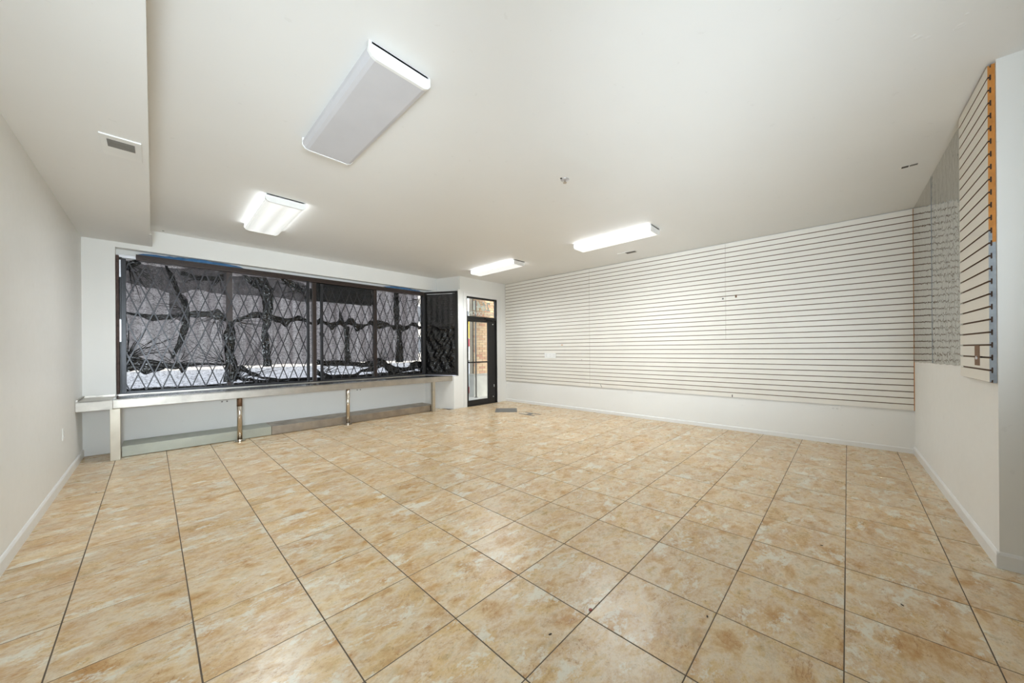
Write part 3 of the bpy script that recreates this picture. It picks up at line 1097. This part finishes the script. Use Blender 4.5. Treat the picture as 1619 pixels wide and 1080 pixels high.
# folding scissor gates
def gate(label, x0, x1, z0, z1, wd, nh, phase):
    t = thing('folding_gate', label, 'gate', group='folding scissor gates at the display window')
    y = YG - .105
    box((x0, y - .018, z0 - .03), (x0 + .045, y + .018, z1 + .05)).build('end_post', 'gate', t, 0.003)
    box((x1 - .045, y - .018, z0 - .03), (x1, y + .018, z1 + .05)).build('end_post', 'gate', t, 0.003)
    box((x0 + .045, y - .012, z0 - .035), (x1 - .045, y + .012, z0 - .008)).build('bottom_rail', 'gate', t, 0.002)
    hh = z1 - z0
    run = wd * nh                                  # one bar climbs the full height over this run
    k0 = -int(run / wd) - 2
    for d in (1, -1):
        k = k0
        while True:
            xb_ = x0 + phase + k * wd
            k += 1
            if d == 1 and xb_ > x1:
                break
            if d == -1 and xb_ - run > x1:
                break
            pa, pb = (xb_, z0), (xb_ + d * run, z1)
            # clip to the gate
            lo, hi = 0.0, 1.0
            for side, lim in ((1, x1 - .02), (-1, x0 + .02)):
                da, db = side * (pa[0] - lim), side * (pb[0] - lim)
                if da > 0 and db > 0:
                    lo, hi = 1, 0
                elif da > 0:
                    lo = max(lo, da / (da - db))
                elif db > 0:
                    hi = min(hi, da / (da - db))
            if hi - lo < .04:
                continue
            A_ = (pa[0] + (pb[0] - pa[0]) * lo, y + d * .0045, pa[1] + (pb[1] - pa[1]) * lo)
            B_ = (pa[0] + (pb[0] - pa[0]) * hi, y + d * .0045, pa[1] + (pb[1] - pa[1]) * hi)
            MB().bar(A_, B_, .0135, .006, (0, 1, 0)).build('lattice_bar', 'gate', t)
    return t


g1 = gate('left folding scissor gate of charcoal steel over the two left window bays', -0.325, 1.915, 0.80, 2.52, 0.1535, 4, 0.072)
g2 = gate('right folding scissor gate of charcoal steel over the two right window bays', 2.095, 4.262, 0.80, 2.50, 0.1525, 4.2, 0.06)
box((2.075, YG - .13, 1.60), (2.10, YG - .1, 1.66)).build('latch', 'black_metal', g2, 0.002)

# ---------------------------------------------------------------- steel counter
ct = thing('steel_counter', 'long stainless steel counter under the display window, on two square and two round legs', 'counter')
t0 = 0.745
MB().prism([(-0.372, 6.352), (4.622, 6.33), (4.30, 6.965), (-0.355, 6.972), (-0.372, 6.915)], t0 - .012, t0).build('worktop', 'steel_top', ct)
mb = MB().prism([(-0.372, 6.352), (4.622, 6.33), (4.615, 6.345), (-0.372, 6.367)], t0 - .11, t0 + .003)
mb.build('front_edge', 'steel', ct, 0.004)
MB().prism([(4.622, 6.33), (4.628, 6.337), (4.32, 6.95), (4.305, 6.95)], t0 - .035, t0 + .004).build('end_edge', 'steel', ct)
box((-0.355, 6.935, t0), (4.29, 6.95, t0 + .012)).build('back_upstand', 'steel', ct)
ep = MB().prism([(XL + .003, 6.358), (-0.374, 6.353), (-0.374, 6.917), (XL + .003, 6.917)], t0 - .014, t0 - .002)
ep.prism([(XL + .003, 6.358), (-0.374, 6.353), (-0.374, 6.368), (XL + .003, 6.373)], t0 - .115, t0 - .001)
ep.box((XL + .003, 6.900, t0 - .002), (-0.38, 6.917, t0 + .02)).box((XL + .003, 6.373, t0 - .002), (XL + .018, 6.9, t0 + .02))
o = ep.build('end_piece', 'steel', ct)
o['label'] = 'short dull end piece at the left wall'
box((-0.396, 6.375, 0), (-0.312, 6.455, t0 - .115)).build('square_leg', 'leg_cream', ct, 0.003)
box((4.105, 6.345, 0), (4.17, 6.405, t0 - .11)).build('square_leg', 'leg_cream', ct, 0.003)
for lx, rust in ((0.843, True), (2.372, False)):
    ly = 6.385
    pl = MB().tube((lx, ly, 0.012), (lx, ly, t0 - .012), .0315, 20).build('round_leg', 'chrome', ct, smooth=True)
    MB().lathe([(.068, 0.0), (.068, .009), (.060, .014), (.036, .017), (.033, .03)], (lx, ly, 0), 24).build('flange', 'chrome', pl, smooth=False)
    if rust:
        MB().tube((lx, ly, t0 - .23), (lx, ly, t0 - .115), .0322, 20).build('rust_band', 'rust', pl, smooth=True)

# low steel plinth shelf under it
sh = thing('low_shelf', 'low sheet-steel plinth shelf on the floor beneath the counter, left end paler', 'shelf')


def shy(x):
    return 6.50 + (x + .31) * (6.43 - 6.50) / 4.4


def section(x0, x1, mat, lab, z1=0.138):
    mb = MB().prism([(x0, shy(x0)), (x1, shy(x1)), (x1, YF - .004), (x0, YF - .004)], 0.006, z1)
    o = mb.build('shelf_section', mat, sh, 0.004)
    if lab:
        o['label'] = lab


section(-0.31, 1.248, 'galv_shelf', 'pale greenish painted section')
section(1.252, 2.45, 'steel_shelf', 'brownish worn steel section', 0.136)
section(2.454, 4.20, 'steel_shelf', None, 0.134)


# ---------------------------------------------------------------- glass door with transom
dr = thing('door_1', 'black framed glass door with mid bar and glazed transom', 'door', (0, YD, 0), kind='structure')
dx0, dx1, dzt = 5.0, 5.96, 2.568
jf = MB().box((dx0, -.004, 0), (dx0 + .02, .07, dzt)).box((dx1 - .035, -.004, 0), (dx1, .07, dzt)).box((dx0 + .02, -.004, dzt - .035), (dx1 - .035, .07, dzt))
jf.box((dx0 + .02, -.004, 2.05), (dx1 - .035, .07, 2.115)).box((5.79, .018, 0), (dx1 - .035, .07, 2.05))
jf.build('door_frame', 'black_metal', dr, 0.002)
tg = box((dx0 + .02, .03, 2.115), (dx1 - .035, .036, dzt - .035)).build('transom_pane', 'glass', dr)
rot = Matrix.Translation((5.485, .040, 2.275)) @ Matrix(((-1, 0, 0, 0), (0, 0, 1, 0), (0, 1, 0, 0), (0, 0, 0, 1)))
text('house_number', '2641', 'letter', 0.30, rot, tg, bold=0.006)
rot2 = Matrix.Translation((5.485, .040, 2.15)) @ Matrix(((-1, 0, 0, 0), (0, 0, 1, 0), (0, 1, 0, 0), (0, 0, 0, 1)))
text('street_lettering', 'WEST DEVON', 'letter', 0.125, rot2, tg)
gx0, gx1 = 5.055, 5.672
lf = MB().box((dx0 + .022, .008, .012), (gx0, .05, 2.045)).box((gx1, .008, .012), (5.785, .05, 2.045))
lf.box((gx0, .008, 1.985), (gx1, .05, 2.045)).box((gx0, .008, .012), (gx1, .05, .135))
leaf = lf.build('door_leaf', 'black_metal', dr, 0.002)
box((gx0, .026, .135), (gx1, .032, 1.985)).build('glass_pane', 'glass', leaf)
box((gx0 - .01, -.018, 1.012), (gx1 + .01, .012, 1.045)).build('push_bar', 'black_metal', leaf, 0.003)
MB().box((dx1 - .115, -.004, 0.40), (dx1 - .095, .01, 0.46)).build('bolt', 'alu', leaf, 0.002)
MB().tube((dx1 - .135, -.006, .16), (dx1 - .135, .01, .16), .014, 12).build('pivot', 'alu', leaf)
MB().tube((dx1 - .135, -.006, 1.95), (dx1 - .135, .01, 1.95), .014, 12).build('pivot', 'alu', leaf)
MB().box((dx1 - .40, -.045, 2.055), (dx1 - .16, -.004, 2.105)).box((dx1 - .38, -.03, 2.035), (dx1 - .10, -.018, 2.05)).build('door_closer', 'black_metal', dr, 0.003)
box((dx0, -.02, -.003), (dx1, .09, .01)).build('threshold', 'black_metal', dr, 0.002)

# ---------------------------------------------------------------- ceiling fixtures


def fixture(label, cx_, y0, y1, wid, lens, hgt=0.085, kink=False):
    yc_, L = (y0 + y1) / 2, (y1 - y0)
    t = thing('fluorescent_fixture', label, 'ceiling light', (cx_, yc_, ZC), group='wraparound fluorescent fixtures on the ceiling')
    hw = wid / 2
    box((-hw * .93, -L / 2, -.018), (hw * .93, L / 2, -.0005)).build('housing', 'white_metal', t, 0.003)
    # wraparound lens: rounded trough
    prof = [(-hw * .96, -.016), (-hw, -.030), (-hw * .985, -.055), (-hw * .90, -hgt * .90), (-hw * .78, -hgt), (hw * .78, -hgt), (hw * .90, -hgt * .90),
            (hw * .985, -.055), (hw, -.030), (hw * .96, -.016)]
    n = len(prof)
    yy = L / 2 - .018
    vs = [(x, -yy, z) for x, z in prof] + [(x, yy, z) for x, z in prof]
    fs = [(k, k + 1, n + k + 1, n + k) for k in range(n - 1)]
    o = MB().add(vs, fs).build('diffuser', lens, t)
    o.modifiers.new('solid', 'SOLIDIFY').thickness = .002
    for sgn in (-1, 1):
        e = [(-hw * 1.0, -.002), (-hw * 1.01, -.055), (-hw * .91, -hgt * .92), (-hw * .78, -hgt - .003), (hw * .78, -hgt - .003), (hw * .91, -hgt * .92), (hw * 1.01, -.055), (hw, -.002)]
        k = len(e)
        ya, yb = sgn * (L / 2 - .018), sgn * L / 2
        vs = [(x, ya, z) for x, z in e] + [(x, yb, z) for x, z in e]
        fs = [(i, (i + 1) % k, k + (i + 1) % k, k + i) for i in range(k)] + [tuple(range(k)), tuple(range(k, 2 * k))[::-1]]
        MB().add(vs, fs).build('end_cap', 'white_metal', t)
    if lens != 'lens_off':
        for q in (-.3, .3):
            L_ = bpy.data.lights.new('tube_light', 'SPOT')
            L_.energy = TUBE_W / 2
            L_.spot_size = math.radians(172)
            L_.spot_blend = 1.0
            L_.shadow_soft_size = 0.08
            L_.color = (0.92, 0.965, 1.0)
            lo = bpy.data.objects.new('tube_light', L_)
            COL.objects.link(lo)
            lo.parent = t
            lo.location = (0, q, -hgt - .09)
    return t


fixture('unlit grey-lensed fluorescent fixture nearest the camera, on the left of the ceiling', 1.003, 1.85, 3.09, .385, 'lens_off')
fixture('lit fluorescent fixture above the left part of the display window', 1.003, 4.42, 5.68, .385, 'lens_lit')
fixture('lit fluorescent fixture in mid-room nearer the long slatwall', 4.815, 1.88, 3.13, .30, 'lens_lit_warm')
fixture('lit fluorescent fixture in front of the glass door', 4.79, 4.42, 5.70, .30, 'lens_lit_warm')

# ---------------------------------------------------------------- vents, plates, small fittings
t = thing('ceiling_register', 'white rectangular air register with grey grille on the soffit', 'vent', (-0.165, 3.72, ZS))
MB().box((-.098, -.17, -.010), (.098, .17, 0)).build('frame', 'plate', t, 0.003)
box((-.065, -.115, -.0115), (.065, .0, -.010)).build('grille_back', 'slot', t)
for k in range(9):
    y = -.110 + k * .0128
    MB().bar((-.065, y, -.0125), (.065, y, -.0125), .010, .003, (0, .6, 1)).build('louver', 'vent_grey', t)
t = thing('ceiling_vent', 'small grey and white air vent on the ceiling near the slatwall', 'vent', (5.75, 2.74, ZC))
box((-.055, -.16, -.008), (.055, .16, 0)).build('frame', 'plate', t, 0.002)
box((-.045, -.15, -.0095), (.045, .02, -.008)).build('grille_back', 'slot', t)
for k in range(7):
    y = -.14 + k * .024
    MB().bar((-.045, y, -.011), (.045, y, -.011), .014, .003, (0, .6, 1)).build('louver', 'vent_grey', t)

t = thing('sprinkler_head', 'small chrome sprinkler head in the middle of the ceiling', 'sprinkler', (2.842, 2.0, ZC))
MB().lathe([(.042, 0), (.042, -.004), (.028, -.010), (.012, -.012)], (0, 0, 0), 20).build('escutcheon', 'alu', t, smooth=True)
MB().tube((0, 0, -.012), (0, 0, -.03), .008, 10).tube((0, 0, -.03), (0, 0, -.034), .018, 12).build('deflector', 'chrome', t)
MB().tube((-.05, .01, 0), (-.05, .01, -.006), .010, 10).build('plug', 'slot', t)

t = thing('ceiling_hole', 'dark slotted hole with a loose plate in the ceiling near the mirrors', 'hole', (4.907, -.44, ZC))
MB().lathe([(.040, 0), (.040, -.002), (.03, -.003)], (0, .03, 0), 16).build('ring', 'plate', t)
box((-.022, .006, -.004), (.022, .05, -.001)).build('slot', 'slot', t)
box((-.016, -.05, -.004), (.016, .0, -.001)).build('slot', 'vent_grey', t)

o = MB().lathe([(.012, 0), (.012, -.003), (.006, -.005)], (0.073, 6.81, ZC), 12).build('ceiling_screw', 'vent_grey')
tag(o, 'small screw head in the ceiling corner by the soffit end', 'screw')
t = thing('ceiling_patch', 'rough dried plaster patch on the ceiling at upper right', 'patch', (2.93, -.36, ZC))
for k in range(7):
    px_, py_ = R.uniform(-.06, .06), R.uniform(-.10, .10)
    MB().lathe([(R.uniform(.008, .022), 0), (.008, -.0015), (.003, -.002)], (px_, py_, 0), 9).build('daub', 'ceil', t)


def outlet(label, loc, rz, wid=.07, hgt=.115, gangs=1, name='wall_outlet', horizontal=False):
    t = thing(name, label, 'outlet', loc, rz)
    box((-wid / 2, -.006, -hgt / 2), (wid / 2, 0, hgt / 2)).build('cover_plate', 'plate', t, 0.002)
    for k in range(gangs):
        gxx = (k - (gangs - 1) / 2) * wid / max(gangs, 1)
        for q in (-1, 1):
            if horizontal:
                a, b = (gxx + q * .02, 0)
            else:
                a, b = (gxx, q * .02)
            r_ = MB().box((a - .013, -.0085, b - .013), (a + .013, -.006, b + .013)).build('receptacle', 'plate', t, 0.0015)
            mb = MB().box((a - .007, -.0088, b - .002), (a - .005, -.0084, b + .008)).box((a + .004, -.0088, b - .002), (a + .006, -.0084, b + .008))
            mb.build('socket_slot', 'slot', r_)
    return t


SA = math.atan2(BY - CY, BX - CX)


def wall_pt(y, z, off=0.0):
    tt = (CY - y) / (CY - BY)
    return (CX + (BX - CX) * tt - off, y, z)


outlet('white outlet low on the left wall', (XL, 5.604, 0.50), math.radians(90))
outlet('white double outlet below the long slatwall near its mirror end', wall_pt(.105, .478), SA, .115, .07, 1, horizontal=True)
outlet('white six-socket outlet plate set into the long slatwall', wall_pt(4.875, 1.175, .02), SA, .32, .115, 3, 'outlet_strip')
o = box((-.06, -.006, -.035), (.06, 0, .035)).build('blank_plate', 'trimw', None, 0.002)
o.location = wall_pt(3.0, .49)
o.rotation_euler = (0, 0, SA)
tag(o, 'painted blank cover plate under the middle of the long slatwall', 'cover plate')
for x_, lab in ((0.73, 'small grey screw marks on knee wall left of first round leg'), (2.78, 'small grey screw marks on knee wall right of second round leg')):
    t = thing('wall_anchor', lab, 'anchor', (x_, YF, .545))
    for q in (-.03, .03):
        MB().tube((q, -.004, 0), (q, .0, 0), .011, 10).build('plug', 'vent_grey', t)
# missing
# floor grate and worn scar by the door
t = thing('floor_plate', 'grey metal floor plate set in the tiles in front of the door', 'floor plate', (5.29, 5.31, 0), math.radians(-45.9))
box((-.235, -.24, 0.0005), (.235, .24, .005)).build('cover', 'vent_grey', t, 0.002)
for q in range(6):
    yy = -.2 + q * .08
    box((-.22, yy - .004, .005), (.22, yy + .004, .0065)).build('rib', 'vent_grey', t)
t = thing('floor_scar', 'dark zigzag gouge in the floor tiles beside the metal plate', 'floor damage', (5.30, 4.63, .0008))
MB().bar((-.10, .22, 0), (-.09, -.19, 0), .05, .002, (0, 0, 1)).build('gouge', 'vent_grey', t)
MB().bar((.08, .22, 0), (.10, -.20, 0), .045, .002, (0, 0, 1)).build('gouge', 'vent_grey', t)
MB().bar((-.09, -.02, 0), (.09, .04, 0), .10, .002, (0, 0, 1)).build('gouge', 'vent_grey', t)

# a few bits on the floor
o = MB().lathe([(.010, 0), (.0115, .002), (.007, .004), (.002, .0045)], (0, 0, 0), 11).build('wax_drop', 'red_blob')
o.location = (1.507, .925, 0.0003)
o.scale = (1.0, .8, 1)
tag(o, 'dried dark red drop beside a tile joint near the front', 'stain')


def floor_pt(px_, py_):
    return (px_, py_, 0.0004)


SPECK = [(1.03, 2.55, 'black speck on a tile left of the room centre'), (1.25, .98, 'black speck near the front edge of the picture'),
         (1.86, .49, 'thin dark chip on a tile right of the red drop'), (2.62, -.20, 'dark chip on a tile at the right foreground'),
         (2.55, 2.75, 'dark crumb at a tile joint in mid-floor'), (3.6, 2.6, 'dark crumb on tiles toward the long slatwall'),
         (-.40, 5.05, 'dark chip in the joint near the left wall'), (3.1, .9, 'brown speck on tiles in the right middle'), (3.05, .12, 'cluster-like dark mark on the right foreground tile')]
for (a, b, lab) in SPECK:
    o = MB().lathe([(.005, 0), (.006, .0015), (.002, .003)], (0, 0, 0), 7).build('floor_speck', 'speck')
    o.location = (a, b, .0004)
    o.scale = (1.6, .7, 1)
    o.rotation_euler = (0, 0, R.uniform(0, 3))
    tag(o, lab, 'speck', 'specks of debris on the tiles')

# ---------------------------------------------------------------- outside
o = box((-12, YF + .3, -.30), (30, 60, -.16)).build('road', 'pave')
tag(o, 'pale sunlit street pavement outside the window', 'pavement', kind='structure')
sl = box((-3, YF + .26, -.2), (9, 11, -.02)).build('sidewalk', 'concrete')
tag(sl, 'grey concrete sidewalk outside the display window', 'sidewalk', kind='structure')

# pleated sheer cloth hanging between panes and street
cu = thing('pleated_curtain', 'sheer pleated grey cloth hanging behind the black plastic of the display window', 'curtain', (0, YG + .13, 0))
xs0, xs1 = -0.33, 4.25
for k in range(4):
    a, b = xs0 + (xs1 - xs0) * k / 4, xs0 + (xs1 - xs0) * (k + 1) / 4
    n = 110
    vs, fs = [], []
    for q in range(n + 1):
        x = a + (b - a) * q / n
        d = .040 * math.sin(x * 2 * math.pi / .19 + 1.2 * math.sin(x * 5)) + .01 * noise.noise((x * 8, 0, 2))
        vs += [(x, d, 1.085 + .006 * math.sin(x * 9)), (x, d * 1.1, 1.8), (x, d * .8, 2.62)]
    for q in range(n):
        for u in range(2):
            fs.append((3 * q + u, 3 * q + 3 + u, 3 * q + 4 + u, 3 * q + 1 + u))
    MB().add(vs, fs).build('curtain_panel', 'curtain', cu, smooth=True)

sg = thing('sign_board', 'charcoal sign board with black raised letters hanging outside behind the third window bay', 'sign', (0, YG + .055, 0))
box((2.05, -.006, 2.245), (3.12, .006, 2.60)).build('board', 'sign', sg)
mt = Matrix.Translation((2.575, -.012, 2.285)) @ Matrix(((1, 0, 0, 0), (0, 0, -1, 0), (0, 1, 0, 0), (0, 0, 0, 1)))
lt = text('lettering', 'NETARAVO', 'sign_letter', 0.27, mt, sg, 0.004, spacing=0.82, bold=0.004)

# brick wall with a concrete base, outside the door
bw = thing('brick_wall', 'tan brick wall on a grey concrete base outside the glass door', 'wall', (0, 7.6, 0))
box((6.29, .012, .62), (7.35, .2, 2.9)).build('mortar_bed', 'mortar', bw)
MB().box((6.27, -.01, -.05), (7.4, .2, .60)).box((6.26, -.025, .60), (7.4, .2, .635)).build('concrete_base', 'concrete', bw, 0.003)
bme = None
row = 0
z = .645
while z < 2.85:
    x = 6.29 - (0.105 if row % 2 else 0)
    while x < 7.3:
        xa_, xb_ = max(x, 6.29), min(x + .2, 7.35)
        if xb_ - xa_ > .04:
            full = abs(xb_ - xa_ - .2) < 1e-6
            if full and bme is not None:
                ob = bpy.data.objects.new('brick', bme)
                COL.objects.link(ob)
                ob.parent = bw
            else:
                hw = (xb_ - xa_) / 2
                ob = MB().box((-hw, -.03, -.029), (hw, .03, .029)).build('brick', 'brick', bw)
                if full:
                    bme = ob.data
            ob.location = ((xa_ + xb_) / 2, .03 + R.uniform(-.002, .002), z + .029)
        x += .21
    z += .069
    row += 1

post = thing('street_post', 'slim grey metal post outside just left of the brick wall', 'post', (6.275, 7.5, -.02))
MB().tube((0, 0, 0), (0, 0, 2.75), .022, 12).build('shaft', 'vent_grey', post, smooth=True)
MB().lathe([(.05, 0), (.05, .012), (.024, .02)], (0, 0, 0), 14).build('foot', 'vent_grey', post)

bn = thing('banner', 'yellow banner with purple marks above a red panel outside the door', 'banner', (8.03, 10.0, -.02), math.radians(-8))
MB().tube((.40, .03, 0), (.40, .03, 2.6), .022, 10).build('pole', 'whitep', bn, smooth=True)
box((0, 0, 1.78), (.30, .02, 2.52)).build('yellow_cloth', 'yellow', bn)
for q in range(4):
    zz = 1.90 + q * .15
    MB().box((.06, -.004, zz), (.20, 0, zz + .035)).box((.10 + .03 * (q % 2), -.004, zz - .05), (.14 + .03 * (q % 2), 0, zz + .08)).build('purple_mark', 'purple', bn)
box((0, 0, 1.48), (.30, .02, 1.76)).build('red_panel', 'red', bn)
for q in (1.56, 1.68):
    MB().tube((.10, -.006, q), (.10, 0, q), .045, 14).build('white_disc', 'whitep', bn)
box((0, 0, 1.00), (.30, .02, 1.46)).build('white_panel', 'whitep', bn)

nb = thing('street_box', 'white and red street vending box on the sidewalk outside the door', 'street box', (6.64, 8.2, -.02), math.radians(-5))
box((0, 0, .02), (.20, .3, .22)).build('red_base', 'red', nb, 0.01)
box((0, 0, .22), (.19, .3, .58)).build('white_body', 'whitep', nb, 0.01)
MB().box((.04, -.004, .46), (.15, 0, .50)).box((.04, -.004, .40), (.11, 0, .43)).build('dark_print', 'slot', nb)
MB().box((.215, .02, 0), (.235, .05, .25)).build('white_stake', 'whitep', nb)

fb = thing('far_building', 'pale building with dark windows across the street, seen through the door', 'building', (9, 40, -.16))
box((-14, 0, 0), (40, 8, 9)).build('facade', 'facade', fb)
for k in range(12):
    for r_ in range(2):
        wq = box((-11 + k * 4, -.05, 1.2 + r_ * 4), (-8.8 + k * 4, .02, 3.4 + r_ * 4)).build('window_frame', 'whitep', fb)
        box((-10.9 + k * 4, -.07, 1.3 + r_ * 4), (-8.9 + k * 4, -.04, 3.3 + r_ * 4)).build('pane', 'glassgrey', wq)
